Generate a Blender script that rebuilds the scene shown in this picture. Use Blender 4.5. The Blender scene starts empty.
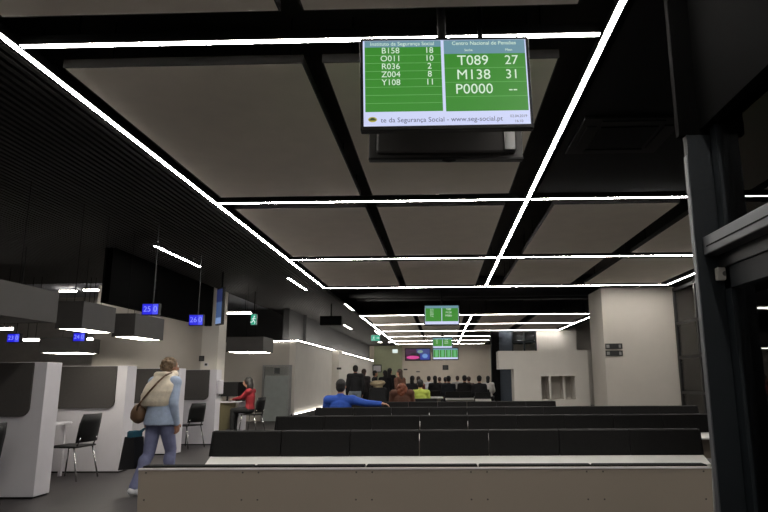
import bpy, bmesh, math, random
from mathutils import Vector, Matrix
random.seed(7)
S = bpy.context.scene
COL = S.collection
PI = math.pi
EYE = 1.32
CEIL = 3.72            # underside of the light grid
SLAB = 4.35
F, CX, CY = 625.0, 423.0, 256.0

# ---------------------------------------------------------------- camera
vY = Vector((18, -123, -625)).normalized()
vX = Vector((23662, 285, 625)); vX = (vX - vY*vX.dot(vY)).normalized()
vZ = vX.cross(vY)
W2C = Matrix((vX, vY, vZ)).transposed()       # columns = world axes in camera space
C2W = W2C.transposed()
cd = bpy.data.cameras.new('camera'); cam = bpy.data.objects.new('camera', cd); COL.objects.link(cam)
m4 = C2W.to_4x4(); m4.translation = Vector((0, 0, EYE)); cam.matrix_world = m4
cd.sensor_width = 36; cd.lens = F/768*36; cd.shift_x = -(CX-384)/768; cd.shift_y = 0
cd.clip_start = .05; cd.clip_end = 200
S.camera = cam

def at(px, py, X=None, Y=None, Z=None):
    d = C2W @ Vector((px-CX, -(py-CY), -F))
    if Y is not None: k = Y/d.y
    elif X is not None: k = X/d.x
    else: k = (Z-EYE)/d.z
    return Vector((0, 0, EYE)) + d*k

# ---------------------------------------------------------------- materials
def srgb(c):
    return tuple((v/255/12.92 if v/255 <= .04045 else ((v/255+.055)/1.055)**2.4) for v in c)
_m = {}
def mat(name, rgb, rough=.6, metal=0, var=.06, scale=6, bump=0, bscale=60, lin=False, spec=.5):
    if name in _m: return _m[name]
    m = bpy.data.materials.new(name); m.use_nodes = True; _m[name] = m
    nt = m.node_tree; b = nt.nodes['Principled BSDF']
    c = rgb if lin else srgb(rgb)
    b.inputs['Roughness'].default_value = rough; b.inputs['Metallic'].default_value = metal
    b.inputs['Specular IOR Level'].default_value = spec
    tc = nt.nodes.new('ShaderNodeTexCoord'); n = nt.nodes.new('ShaderNodeTexNoise')
    n.inputs['Scale'].default_value = scale; n.inputs['Detail'].default_value = 4
    nt.links.new(tc.outputs['Object'], n.inputs['Vector'])
    r = nt.nodes.new('ShaderNodeValToRGB')
    r.color_ramp.elements[0].position = .3; r.color_ramp.elements[1].position = .7
    r.color_ramp.elements[0].color = tuple(v*(1-var) for v in c)+(1,)
    r.color_ramp.elements[1].color = tuple(min(1, v*(1+var)) for v in c)+(1,)
    nt.links.new(n.outputs['Fac'], r.inputs['Fac']); nt.links.new(r.outputs['Color'], b.inputs['Base Color'])
    if bump:
        n2 = nt.nodes.new('ShaderNodeTexNoise'); n2.inputs['Scale'].default_value = bscale
        nt.links.new(tc.outputs['Object'], n2.inputs['Vector'])
        bp = nt.nodes.new('ShaderNodeBump'); bp.inputs['Strength'].default_value = bump; bp.inputs['Distance'].default_value = .01
        nt.links.new(n2.outputs['Fac'], bp.inputs['Height']); nt.links.new(bp.outputs['Normal'], b.inputs['Normal'])
    return m
def emis(name, rgb, strength=1, lin=False):
    if name in _m: return _m[name]
    m = bpy.data.materials.new(name); m.use_nodes = True; _m[name] = m
    b = m.node_tree.nodes['Principled BSDF']; c = rgb if lin else srgb(rgb)
    b.inputs['Base Color'].default_value = (0.02, .02, .02, 1)
    b.inputs['Emission Color'].default_value = c+(1,); b.inputs['Emission Strength'].default_value = strength
    b.inputs['Roughness'].default_value = .5
    return m
def floor_mat():
    m = mat('floor_tile', (58, 55, 55), .5, var=.12, scale=1.2, spec=.2)
    nt = m.node_tree; b = nt.nodes['Principled BSDF']
    tc = nt.nodes.new('ShaderNodeTexCoord'); br = nt.nodes.new('ShaderNodeTexBrick')
    br.offset = 0; br.inputs['Scale'].default_value = 1; br.inputs['Brick Width'].default_value = 1.2; br.inputs['Row Height'].default_value = .6
    br.inputs['Mortar Size'].default_value = .004
    old = b.inputs['Base Color'].links[0].from_socket
    br.inputs['Mortar'].default_value = srgb((36, 34, 34))+(1,)
    nt.links.new(tc.outputs['Object'], br.inputs['Vector'])
    nt.links.new(old, br.inputs['Color1']); nt.links.new(old, br.inputs['Color2'])
    nt.links.new(br.outputs['Color'], b.inputs['Base Color'])
    return m
def glass_mat(name='clear_glass', tint=(.9, .93, .95), rough=0.0, trans=.85):
    if name in _m: return _m[name]
    m = bpy.data.materials.new(name); m.use_nodes = True; _m[name] = m
    nt = m.node_tree; nt.nodes.clear()
    o = nt.nodes.new('ShaderNodeOutputMaterial'); mx = nt.nodes.new('ShaderNodeMixShader')
    t = nt.nodes.new('ShaderNodeBsdfTransparent'); t.inputs[0].default_value = tint+(1,)
    g = nt.nodes.new('ShaderNodeBsdfGlossy'); g.inputs['Roughness'].default_value = rough
    fr = nt.nodes.new('ShaderNodeFresnel'); fr.inputs[0].default_value = 1.5
    nt.links.new(fr.outputs[0], mx.inputs[0]); nt.links.new(t.outputs[0], mx.inputs[1]); nt.links.new(g.outputs[0], mx.inputs[2])
    nt.links.new(mx.outputs[0], o.inputs[0])
    return m

WHITE = mat('white_wall_paint', (205, 200, 192), .7, var=.03, scale=2)
BEIGEW = mat('beige_wall_paint', (206, 195, 180), .7, var=.03, scale=2)
GREENW = mat('pale_green_wall', (150, 154, 126), .7, var=.03)
GREYW = mat('grey_wall_paint', (178, 172, 163), .75, var=.03, scale=2)
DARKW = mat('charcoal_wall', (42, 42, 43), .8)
BLACK = mat('matt_black', (7, 7, 8), .85, spec=.15)
BLACKG = mat('black_satin', (17, 17, 18), .45)
STEEL = mat('dark_blue_steel', (21, 26, 30), .5, var=.1, spec=.3)
ALU = mat('brushed_aluminium', (150, 150, 150), .35, metal=.8)
CHROME = mat('chrome', (200, 200, 200), .2, metal=1)
PANEL = mat('acoustic_panel', (247, 238, 224), .9, var=.03, scale=3, bump=.1)
SLAT = mat('dark_metal_slat', (50, 49, 48), .7, spec=.2)
SLABM = mat('dark_slab', (70, 67, 64), .9, spec=.1)
LAM = mat('white_laminate', (205, 202, 207), .5, var=.02)
LAMS = mat('bench_laminate', (145, 134, 122), .5, var=.05, scale=1.2)
PAD = mat('black_vinyl', (22, 21, 21), .75, var=.1, scale=20, bump=.15, spec=.25)
GFELT = mat('dark_grey_screen', (66, 63, 61), .85, var=.05, scale=30)
PLAST = mat('black_plastic', (11, 11, 12), .5, spec=.3)
LED = emis('led_white', (255, 250, 243), 70)
LEDF = emis('led_far', (255, 250, 243), 46)
LEDS = emis('led_soft', (255, 248, 238), 32)
LAMPU = emis('lamp_underside', (255, 248, 232), 20)

# ---------------------------------------------------------------- mesh helpers
class MB:
    def __init__(s): s.b = bmesh.new()
    def box(s, x0, x1, y0, y1, z0, z1, bev=0):
        r = bmesh.ops.create_cube(s.b, size=1)
        vs = r['verts']
        for v in vs:
            v.co = Vector(((x0+x1)/2+v.co.x*(x1-x0), (y0+y1)/2+v.co.y*(y1-y0), (z0+z1)/2+v.co.z*(z1-z0)))
        if bev:
            es = list({e for v in vs for e in v.link_edges})
            bmesh.ops.bevel(s.b, geom=es, offset=bev, segments=2, affect='EDGES', profile=.5)
        return s
    def tube(s, p, q, r, r2=None, n=10):
        p, q = Vector(p), Vector(q); d = q-p
        if d.length < 1e-6: return s
        res = bmesh.ops.create_cone(s.b, cap_ends=True, segments=n, radius1=r, radius2=r if r2 is None else r2, depth=d.length)
        M = Matrix.Translation((p+q)/2) @ d.to_track_quat('Z', 'Y').to_matrix().to_4x4()
        bmesh.ops.transform(s.b, matrix=M, verts=res['verts']); return s
    def ball(s, c, rx, ry=None, rz=None, rot=None, n=14):
        ry = rx if ry is None else ry; rz = rx if rz is None else rz
        res = bmesh.ops.create_uvsphere(s.b, u_segments=n, v_segments=max(6, n*2//3), radius=1)
        M = Matrix.Translation(Vector(c))
        if rot: M = M @ rot.to_4x4()
        M = M @ Matrix.Diagonal((rx, ry, rz, 1))
        bmesh.ops.transform(s.b, matrix=M, verts=res['verts']); return s
    def cap(s, p, q, r, r2=None, n=12):
        r2 = r if r2 is None else r2
        s.tube(p, q, r, r2, n); s.ball(p, r, n=n); s.ball(q, r2, n=n); return s
    def rings(s, rs, n=20):
        """loft: rings (cx,cy,cz,rx,ry)"""
        prev = None; first = None
        for (cx, cy, cz, rx, ry) in rs:
            vs = [s.b.verts.new((cx+rx*math.cos(2*PI*i/n), cy+ry*math.sin(2*PI*i/n), cz)) for i in range(n)]
            if prev:
                for i in range(n): s.b.faces.new((prev[i], prev[(i+1) % n], vs[(i+1) % n], vs[i]))
            else: first = vs
            prev = vs
        s.b.faces.new(list(reversed(first))); s.b.faces.new(prev); return s
    def prism(s, pts, axis, a0, a1):
        """polygon pts in the two other axes extruded a0..a1 along axis"""
        def P(u, v, a):
            return {'x': (a, u, v), 'y': (u, a, v), 'z': (u, v, a)}[axis]
        A = [s.b.verts.new(P(u, v, a0)) for u, v in pts]; B = [s.b.verts.new(P(u, v, a1)) for u, v in pts]
        n = len(pts); s.b.faces.new(A); s.b.faces.new(list(reversed(B)))
        for i in range(n): s.b.faces.new((A[i], B[i], B[(i+1) % n], A[(i+1) % n]))
        return s
    def mesh(s, name, smooth=False):
        bmesh.ops.recalc_face_normals(s.b, faces=s.b.faces)
        me = bpy.data.meshes.new(name); s.b.to_mesh(me); s.b.free()
        if smooth:
            for p in me.polygons: p.use_smooth = True
        return me
def link(name, me, m, parent=None):
    o = bpy.data.objects.new(name, me); COL.objects.link(o)
    if m is not None:
        if len(me.materials) == 0: me.materials.append(m)
    if parent: o.parent = parent
    return o
def part(name, mb, m, parent, smooth=False, label=None):
    o = link(name, mb.mesh(name, smooth), m, parent)
    if label: o['label'] = label
    return o
def tag(o, label, cat, group=None):
    o['label'] = label; o['category'] = cat
    if group: o['group'] = group
    return o
def T(name, label, cat, loc=(0, 0, 0), rz=0, group=None):
    o = bpy.data.objects.new(name, None); COL.objects.link(o); o.empty_display_size = .1
    o.location = loc; o.rotation_euler = (0, 0, rz)
    return tag(o, label, cat, group)
def struct(name, mb, m, parent=None):
    o = link(name, mb.mesh(name), m, parent)
    if not parent: o['kind'] = 'structure'
    return o
def copy_tree(o, parent=None):
    c = o.copy(); COL.objects.link(c)
    if parent: c.parent = parent
    for ch in list(o.children): copy_tree(ch, c)
    return c
def text(s, size, m, parent, loc, ext=.0006, name='lettering', align='CENTER', rot=(PI/2, 0, 0)):
    cu = bpy.data.curves.new(name, 'FONT'); cu.body = s; cu.size = size; cu.extrude = ext
    cu.align_x = align; cu.align_y = 'CENTER'; cu.resolution_u = 3
    tmp = bpy.data.objects.new(name, cu); COL.objects.link(tmp)
    dg = bpy.context.evaluated_depsgraph_get()
    me = bpy.data.meshes.new_from_object(tmp.evaluated_get(dg))
    bpy.data.objects.remove(tmp); me.materials.clear()
    o = link(name, me, m, parent); o.location = loc; o.rotation_euler = rot
    return o
def remesh(mb, voxel, name, m, parent, smooth_it=4):
    me = mb.mesh(name); o = bpy.data.objects.new('tmp', me); COL.objects.link(o)
    r = o.modifiers.new('r', 'REMESH'); r.mode = 'VOXEL'; r.voxel_size = voxel
    sm = o.modifiers.new('s', 'SMOOTH'); sm.factor = .5; sm.iterations = smooth_it
    dg = bpy.context.evaluated_depsgraph_get()
    me2 = bpy.data.meshes.new_from_object(o.evaluated_get(dg))
    bpy.data.objects.remove(o); bpy.data.meshes.remove(me)
    me2.materials.clear(); me2.name = name
    for p in me2.polygons: p.use_smooth = True
    return link(name, me2, m, parent)

# ================================================================ SETTING
struct('floor', MB().box(-14, 9, -6, 47, -.1, 0), floor_mat())
struct('ceiling', MB().box(-14, 9, -6, 47, SLAB, SLAB+.15), SLABM)
# the light grid in the ceiling (distances of the crossing strips)
H = CEIL-EYE
ys1 = [1.706*H, 3.44*H, 5.18*H, 6.87*H]
ys2 = [9.95*H + i*1.68*H for i in range(6)]
XL, XR, XRR = -1.283*H, .504*H, 2.5*H
# slatted metal ceiling on the left
def slats(x0, x1, y0, y1, z):
    mb = MB().box(x0, x1, y0, y1, z+.05, z+.08)
    x = x0
    while x < x1-.05:
        mb.box(x, x+.045, y0, y1, z, z+.05); x += .085
    return mb
struct('ceiling_left', slats(-14, XL-.06, -6, 11.1, CEIL+.01), SLAT)
struct('ceiling_left', slats(-5.95, XL-.06, 11.1, 46, CEIL+.01), SLAT)
struct('ceiling_left', slats(-14, -6.16, 11.1, 15.3, CEIL+.01), SLAT)
struct('ceiling_left', MB().box(-14, -5.97, 15.32, 46, 3.95, 4.05), mat('ceiling_plaster', (150, 152, 160), .8))
# black plaster ceilings right of the grid and between its two halves
struct('ceiling_right', MB().box(XR+.1, 9, -6, ys1[1]-.15, CEIL+.04, CEIL+.12), BLACK)
struct('ceiling_right', MB().box(XRR+.1, 6.5, ys1[1]-.15, 46, CEIL+.04, CEIL+.12), BLACK)
struct('ceiling_right', MB().box(3.2, XRR+.1, ys2[2]+.2, 46, CEIL+.04, CEIL+.12), BLACK)

ORD = ['nearest', 'second', 'third', 'fourth', 'fifth', 'sixth', 'seventh', 'eighth', 'ninth', 'tenth', 'eleventh']
PW = [(-1.226*H, -.435*H), (-.373*H, .392*H)]
PWR = [(XR+.42, 1.42*H), (1.57*H, 2.40*H)]
def apanel(x0, x1, y0, y1, label, grp):
    t = T('ceiling_panel', label, 'ceiling panel', ((x0+x1)/2, (y0+y1)/2, CEIL+.02), 0, grp)
    w, d = (x1-x0)/2, (y1-y0)/2
    part('panel_board', MB().box(-w+.012, w-.012, -d+.012, d-.012, 0, .07), PANEL, t)
    part('darkened_edges', MB().box(-w, w, -d, -d+.012, .001, .072).box(-w, w, d-.012, d, .001, .072).box(-w, -w+.012, -d+.012, d-.012, .001, .072).box(w-.012, w, -d+.012, d-.012, .001, .072), mat('edge_shade', (52, 50, 48), .7), t)  # shade on the board rims put into the colour against direct strip light
    for sx in (-1, 1):
        for sy in (-1, 1): part('hanger_rod', MB().tube((sx*w*.8, sy*d*.8, .07), (sx*w*.8, sy*d*.8, SLAB-CEIL-.02), .006, n=6), BLACK, t)
rows = [(-3.9*1.0, -.45), (.14*H*1.0-.2, ys1[0]-.139*H)]
g1 = [(ys1[i]+.15*H, ys1[i+1]-.09*H) for i in range(3)]
allrows = [(-.2+.14*H-4.1, .14*H-.45), (.14*H+.05, ys1[0]-.139*H)] + g1
for i, (y0, y1) in enumerate(allrows[1:]):
    for k, (x0, x1) in enumerate(PW):
        side = ['left', 'right'][k]
        apanel(x0, x1, y0, y1, f'grey ceiling panel, {side} of the dark gap, {ORD[i]} row from the camera', 'suspended grey ceiling panels, near grid')
    if i >= 2:
        for k, (x0, x1) in enumerate(PWR):
            side = ['inner', 'outer'][k]
            apanel(x0, x1, y0, y1, f'grey ceiling panel, {side} one right of the diagonal strip, {ORD[i]} row', 'suspended grey ceiling panels, near grid')
for i in range(5):
    y0, y1 = ys2[i]+.2, ys2[i+1]-.2
    for k, (x0, x1) in enumerate(PW):
        apanel(x0, x1, y0, y1, f'{["left","right"][k]} grey ceiling panel in the {ORD[i]} bay of the far light grid', 'suspended grey ceiling panels, far grid')
    if i < 2:
        for k, (x0, x1) in enumerate(PWR):
            apanel(x0, x1, y0, y1, f'grey ceiling panel on the right side of the far grid, {ORD[i]} bay, {["inner","outer"][k]} one', 'suspended grey ceiling panels, far grid')

def strip(p, q, label, grp, z=CEIL, w=.042, m=None, cat='ceiling light', name='ceiling_light', rods=True, h=.06):
    p = Vector((p[0], p[1], z)); q = Vector((q[0], q[1], z)); d = q-p; L = d.length
    t = T(name, label, cat, p, math.atan2(d.y, d.x), grp)
    part('housing', MB().box(0, L, -w/2-.006, w/2+.006, 0, .012+h), BLACKG, t)
    part('diffuser', MB().box(0.002, L-.002, -w/2, w/2, -.003, 0), m or (LEDF if grp == GF else LED), t)
    if rods:
        for k in (.1, .9): part('hanger_rod', MB().tube((L*k, 0, .012+h), (L*k, 0, SLAB-z), .006, n=6), BLACK, t)
    return t
GN = 'LED strips of the near ceiling grid'; GF = 'LED strips of the far ceiling grid'
strip((XL, -5), (XL, ys1[3]), 'long LED strip running away along the edge of the dark slatted ceiling', GN)
strip((XR, -5), (XR, ys1[3]), 'steep diagonal LED strip right of the hanging screen, in the near grid', GN)
strip((XRR, ys1[1]-.2), (XRR, ys1[3]), 'short LED strip at the right edge of the near grid by the glazing', GN)
strip((XL+.05, 0), (XR-.05, 0), 'LED strip crossing the ceiling right above the viewpoint', GN)
strip((XL+.05, -4.1), (XR-.05, -4.1), 'LED strip crossing the ceiling behind the viewpoint', GN)
w1 = ['topmost, passing behind the hanging screen', 'second crossing, just below the two largest panels', 'third crossing, counted from the screen', 'fourth crossing, at the edge of the dark gap']
for i, y in enumerate(ys1):
    strip((XL+.05, y), (XR-.05, y), f'LED strip across the near grid: {w1[i]}', GN)
    if i: strip((XR+.05, y), (XRR-.05, y), f'LED strip right of the diagonal strip, continuing the {ORD[i]} crossing', GN)
strip((XL, ys2[0]), (XL, ys2[5]), 'left lengthwise LED strip of the far grid, ending above the picture screen', GF)
strip((XR, ys2[0]), (XR, ys2[5]), 'right lengthwise LED strip of the far grid, beside the small green screens', GF)
strip((XRR, ys2[0]), (XRR, ys2[2]+.1), 'LED strip of the far grid leading down to the bright white wall', GF)
for i, y in enumerate(ys2):
    strip((XL+.05, y), (XR-.05, y), f'{ORD[i]} crossing LED strip of the far grid, left of its lengthwise strip', GF)
    strip((XR+.05, y), ((XRR if i < 3 else 3.1)-.05, y), f'{ORD[i]} crossing LED strip of the far grid, right of its lengthwise strip', GF)
# dashes on the slatted ceiling
def dash(a, b, label):
    p = at(a[0], a[1], Z=CEIL); q = at(b[0], b[1], Z=CEIL)
    strip((p.x, p.y), (p.x, q.y), label, 'short LED lights in the slatted ceiling', w=.05, m=LEDS if p.y > 20 else LED, rods=False, h=.02)
dash((155, 246), (199, 267), 'short LED light in the slatted ceiling above the blue number signs')
dash((288, 278), (307, 290), 'short LED light beside the end of the long left strip')
dash((295, 312), (309, 319), 'small LED light in the slatted ceiling left of the black hanging box')
dash((345, 304), (355, 310.5), 'small LED light in the slatted ceiling between the two grids')
dash((344, 325), (352, 329), 'small LED light in the slatted ceiling right of the black hanging box')
dash((319, 336), (327, 340), 'tiny LED light in the slatted ceiling above the lit corridor wall')
dash((375, 331), (381, 334.5), 'tiny LED light right above the green exit sign')
def downlight(px, py, label):
    p = at(px, py, Y=41)
    t = T('downlight', label, 'ceiling light', (p.x, p.y, CEIL), 0, 'round downlights in the far ceiling')
    part('trim_ring', MB().tube((0, 0, -.02), (0, 0, .03), .16, n=24), ALU, t)
    part('lens', MB().tube((0, 0, -.03), (0, 0, -.015), .12, n=24), LEDS, t)
downlight(380, 348, 'round downlight below the green exit sign')
downlight(390, 346, 'round downlight beside the end of the far left strip')
# ducts and pipes in the dark gap
for i, (y, r) in enumerate([(18.6, .16), (20.4, .2), (22.2, .14)]):
    tag(link('air_duct', MB().tube((XL+.1, y, SLAB-r), (6, y, SLAB-r), r, n=20).mesh('air_duct', True), mat('duct_grey', (26, 26, 27), .6, .2)),
        f'dark round air duct in the black ceiling gap, {ORD[i]} one from the near grid', 'duct', 'air ducts in the ceiling gap')

# ---- AC cassette in the black ceiling
t = T('ceiling_air_unit', 'dark square air conditioning cassette in the black ceiling right of the diagonal strip', 'air conditioner', (*at(622, 138, Z=CEIL).xy, CEIL+.04))
part('frame', MB().box(-.48, .48, -.48, .48, -.03, 0, .008), mat('unit_dark', (13, 13, 14), .7, spec=.15), t)
part('intake_grille', MB().box(-.28, .28, -.28, .28, -.045, -.03, .004), BLACK, t)
for k in range(4):
    o = part('air_flap', MB().box(-.3, .3, .33, .42, -.042, -.03), mat('unit_flap', (10, 10, 11), .7, spec=.15), t); o.rotation_euler = (0, 0, k*PI/2)

# ---- outer walls
struct('wall_back', MB().box(-14, 9, -6.1, -6, 0, SLAB), GREYW)
struct('wall_left', MB().box(-14.1, -14, -6, 47, 0, SLAB), GREYW)
struct('wall_far', MB().box(-14, 9, 46, 46.1, 0, SLAB), BEIGEW)
XW = at(294, 400, Y=21).x
struct('wall_far_left', MB().box(XW+.02, at(402, 370, Y=45.8).x, 45.75, 45.98, 0, CEIL), GREENW)
# corridor wall with LED band (left, far)
struct('wall_corridor', MB().box(XW-.2, XW, 21, 45.7, .24, 2.58), WHITE)
struct('wall_corridor', MB().box(XW-.2, XW-.05, 21, 45.7, 0, .24), BLACKG)
struct('wall_corridor', MB().box(XW-.5, XW-.3, 21.2, 45.7, 2.6, CEIL), DARKW)
yP = 28.2
struct('wall_corridor', MB().box(XW, XW+.3, yP, yP+1.0, 0, 2.62), WHITE)
def wstrip(p, q, z, label, m=LEDS, w=.06):
    p = Vector((*p, z)); q = Vector((*q, z)); d = q-p; L = d.length
    t = T('wall_light', label, 'wall light', p, math.atan2(d.y, d.x), 'LED strips along the corridor walls')
    part('housing', MB().box(0, L, -w/2, w/2, 0, .03), ALU, t)
    part('diffuser', MB().box(0.003, L-.003, -w/2-.004, w/2+.004, .03, .052), m, t)
wstrip((XW+.035, 21.05), (XW+.035, yP-.05), 2.58, 'LED strip on top of the corridor wall, near stretch ending at the white pier')
wstrip((XW+.035, yP+1.05), (XW+.035, 45), 2.58, 'LED strip on top of the corridor wall beyond the white pier')
wstrip((XW+.035, 21.05), (XW+.035, yP-.05), .18, 'LED strip at the foot of the corridor wall', m=emis('led_foot', (255, 248, 238), 7), w=.04)
# back wall of the service area, facing the camera
xb0 = at(216, 380, Y=21).x
struct('wall_service', MB().box(xb0-3, XW-.2, 21, 21.2, 0, 2.58), GREYW)
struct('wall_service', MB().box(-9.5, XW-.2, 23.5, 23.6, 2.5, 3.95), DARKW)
wstrip((at(266, 338, Y=20.95).x, 20.95), (XW, 20.95), 2.56, 'LED strip on top of the service wall, left of the corridor corner')
# pilaster + lit grey wall
struct('wall_service', MB().box(at(199.5, 380, Y=16.6).x, at(216, 380, Y=16.6).x, 16.6, 17.2, 0, 3.95), WHITE)
struct('wall_service', MB().box(at(90, 380, Y=17).x, at(199.5, 380, Y=16.6).x-.01, 17.0, 17.2, 0, 3.95), GREYW)
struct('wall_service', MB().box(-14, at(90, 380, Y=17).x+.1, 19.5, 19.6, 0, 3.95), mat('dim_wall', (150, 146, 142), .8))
# hanging black bulkhead
struct('wall_bulkhead', MB().box(-6.15, -6.0, 11.1, 16.3, 2.72, 3.95), mat('fascia_black', (4, 4, 4), .95, spec=.03))

# ---- right: block, structure, glazing
bx0 = at(606.5, 380, Y=17.2).x
struct('wall_right', MB().box(bx0, 6.42, 17.2, 18.7, 0, CEIL+.04), GREYW)
struct('wall_right', MB().box(6.42, 9, 17.2, 17.3, 0, SLAB), DARKW)
struct('baseboard_right', MB().box(bx0-.01, 6.42, 17.185, 17.2, 0, .09), BLACKG)
YW = 32.15
struct('wall_white', MB().box(at(537, 350, Y=YW).x, at(577, 350, Y=YW).x, YW, YW+.2, 0, SLAB), WHITE)
struct('wall_white', MB().box(at(577, 350, Y=YW).x, 9, YW+.5, YW+.7, 0, SLAB), GREYW)
struct('wall_portal', MB().box(at(491, 350, Y=YW).x, at(499, 350, Y=YW).x, YW-.2, YW+.3, 0, CEIL+.04), BLACK)
struct('wall_portal', MB().box(at(499, 350, Y=YW).x, at(512, 350, Y=YW).x, YW, YW+.1, 0, CEIL), mat('slate_blue_panel', (58, 66, 76), .6))
# window in the portal wall
wx0, wx1 = at(512, 350, Y=YW).x, at(537, 350, Y=YW).x
w = MB()
for k in range(3): xx = wx0+(wx1-wx0-.08)*k/2; w.box(xx, xx+.08, YW, YW+.08, 1.9, CEIL)
for z in (1.9, 2.55, 3.1, CEIL-.08): w.box(wx0, wx1, YW, YW+.08, z, z+.08)
wf = struct('window_1', w, STEEL)
struct('window_pane', MB().box(wx0, wx1, YW+.03, YW+.05, 1.9, CEIL), glass_mat(), wf)
struct('wall_portal', MB().box(wx0, wx1, YW, YW+.1, 0, 1.9), mat('slate_blue_panel', (58, 66, 76), .6))
# long glazing on the right
gx = 6.33
w = MB()
for y in (8.4, 9.6, 10.8, 12.0, 13.2, 14.4, 15.6, 17.0): w.box(gx, gx+.09, y, y+.09, 0, CEIL)
for z in (0, .9, 1.8, 2.7, CEIL-.1): w.box(gx, gx+.07, 8.4, 17.09, z, z+.07)
wf = struct('window_2', w, BLACKG)
struct('window_pane', MB().box(gx+.03, gx+.045, 8.4, 17.09, 0, CEIL), glass_mat(), wf)
t = T('added_outside_lamp', 'added lamp brightening the wall beyond the right-hand glazing', 'lamp', (7.4, 12.5, 3.6))  # invented source, added so the panes show a faint yellowish glow
part('housing', MB().box(-.1, .1, -1.5, 1.5, .03, .1), ALU, t); part('diffuser', MB().box(-.09, .09, -1.49, 1.49, 0, .03), LEDS, t)
part('post', MB().tube((0, 0, .1), (0, 0, SLAB-3.605), .02), ALU, t)
struct('wall_outside', MB().box(8.2, 8.3, 4, 16.6, 0, SLAB), mat('outside_wall', (120, 112, 84), .8))

# white counter structure with niches
YS = 19.2
def sx(px): return at(px, 380, Y=YS).x
t = T('reception_screen', 'tall white partition with square cut-outs and an overhang, behind the benches', 'partition', (sx(545), YS, 0))
X0 = sx(545)
def bxs(mb, a, b, z0, z1, y0=0, y1=.7): return mb.box(sx(a)-X0, sx(b)-X0, y0, y1, z0, z1)
part('lintel', bxs(MB(), 499, 589, 1.6, 2.14), WHITE, t)
b = MB(); bxs(b, 514, 541, 0, 1.6); bxs(b, 541, 575, 1.38, 1.6); bxs(b, 575, 589, 0, 1.6); bxs(b, 549, 551, 0, 1.38); bxs(b, 564, 566, 0, 1.38, .2, .7)
bxs(b, 541, 575, 0, 1.38, .66, .7); bxs(b, 541, 575, 0, .7, 0, .66)
part('niche_wall', b, WHITE, t)

# signs on the grey block
t = T('wall_sign', 'pair of small black sign plates on the grey wall right of the benches', 'sign', (*at(614, 350, Y=17.19).xy, 1.32))
for (a, c) in ((343.5, 349), (350.5, 356)):
    z0, z1 = at(614, c, Y=17.19).z-1.32, at(614, a, Y=17.19).z-1.32
    pl = part('sign_plate', MB().box(-.23, .23, -.012, .005, z0, z1, .002), BLACKG, t)
    part('pictogram', MB().box(-.2, -.12, -.016, -.011, z0+.03, z1-.03).box(.13, .19, -.016, -.011, z0+.03, z1-.03), mat('sign_grey', (120, 120, 118), .6), pl)

# ================================================================ BENCHES
def bench(Y, px0, px1, label, pads=True, lean=0, seats=None, detail=True, ypx=420):
    z = .90
    x0 = at(px0, ypx, Y=Y).x; x1 = at(px1, ypx, Y=Y).x
    Lw = x1-x0; n = seats or max(1, round(Lw/.585)); p = Lw/n
    t = T('bench', label, 'bench', ((x0+x1)/2, Y, 0), 0, 'rows of waiting-hall benches')
    h = Lw/2
    # back panel (laminate) slightly narrower at its foot
    top = .885 if not pads else .70
    b = MB(); fx = .02
    b.prism([(-h, top), (h, top), (h-fx, .40), (-h+fx, .40)], 'y', 0, .03)
    bp = part('back_panel', b, LAMS, t)
    if not pads:
        part('edge_trim', MB().box(-h, h, -.004, .001, .878, .886), LAM, bp)
    if detail:
        for k in range(n+1):
            for dx in (-.04, .04):
                for zz in ((.865, .735) if not pads else (.58,)):
                    xx = -h+k*p+dx
                    if abs(xx) < h-.03: part('screw', MB().tube((xx, -.003, zz), (xx, .004, zz), .0045, n=8), mat('screw_dark', (90, 86, 80), .4, .8), bp)
    if pads:
        part('white_ledge', MB().prism([(0, .692), (-.03, .692), (-.16, .64), (-.16, .625), (0, .61)], 'x', -h-.01, h+.01), mat('ledge_white', (228, 226, 222), .5), t, label='white sloping ledge below the pads')
    for k in range(n):
        a, c = -h+k*p+.004, -h+(k+1)*p-.004
        if pads:
            m = MB().prism([(-.035, .694), (-.02, .89), (-.005, .90), (.045, .90), (.06, .694)], 'x', a, c)
            part('backrest_pad', m, PAD, t, smooth=False)
        else:
            part('backrest_pad', MB().box(a, c, .031, .10, .62, .893, .006), BLACK, t)
        part('seat_pad', MB().box(a, c, .10, .56, .41, .46, .02), PAD, t)
    part('seat_beam', MB().box(-h+.05, h-.05, .25, .33, .33, .40), ALU, t)
    if pads: part('backrest_cap', MB().prism([(-h-.028, .694), (-h, .694), (-h, .90), (-h-.008, .89)], 'y', -.02, .05), PLAST, t); part('backrest_cap', MB().prism([(h+.02, .694), (h, .694), (h, .90), (h+.006, .89)], 'y', -.02, .05), PLAST, t)
    for k in (0, .5, 1):
        xx = -h+.3+k*(Lw-.6)
        part('leg', MB().box(xx-.03, xx+.03, .27, .31, 0, .33).box(xx-.03, xx+.03, .05, .55, 0, .025).box(xx-.025, xx+.025, .03, .28, .36, .42), ALU, t)
    return t
bench(3.27, 139, 711, 'nearest bench, seen from behind with bare screwed laminate back panel', pads=False, seats=5, ypx=464)
bench(5.45, 213, 700.5, 'second bench from the front, black backrest pads above a white panel', seats=7, ypx=452)
bench(7.62, 277, 711, 'third bench from the front, its end hidden by the dark column', seats=9)
bench(9.85, 316, 698, 'fourth bench row, on which the man in blue sits', seats=10)
bench(12.2, 350, 556, 'fifth bench row, ending below the white partition', detail=False)
bench(23.6, 404, 443, 'far bench with a white ledge behind the child in the yellow-green jacket', detail=False)
bench(21.6, 446, 474, 'far bench in the middle of the seated crowd', detail=False)
bench(20.4, 476, 491, 'far bench with white ledge touching the black pillar', detail=False)
bench(25.6, 412, 490, 'farthest bench but one, behind the seated crowd', detail=False)
bench(27.4, 412, 490, 'farthest bench of all, nearest to the far wall', detail=False)

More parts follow.
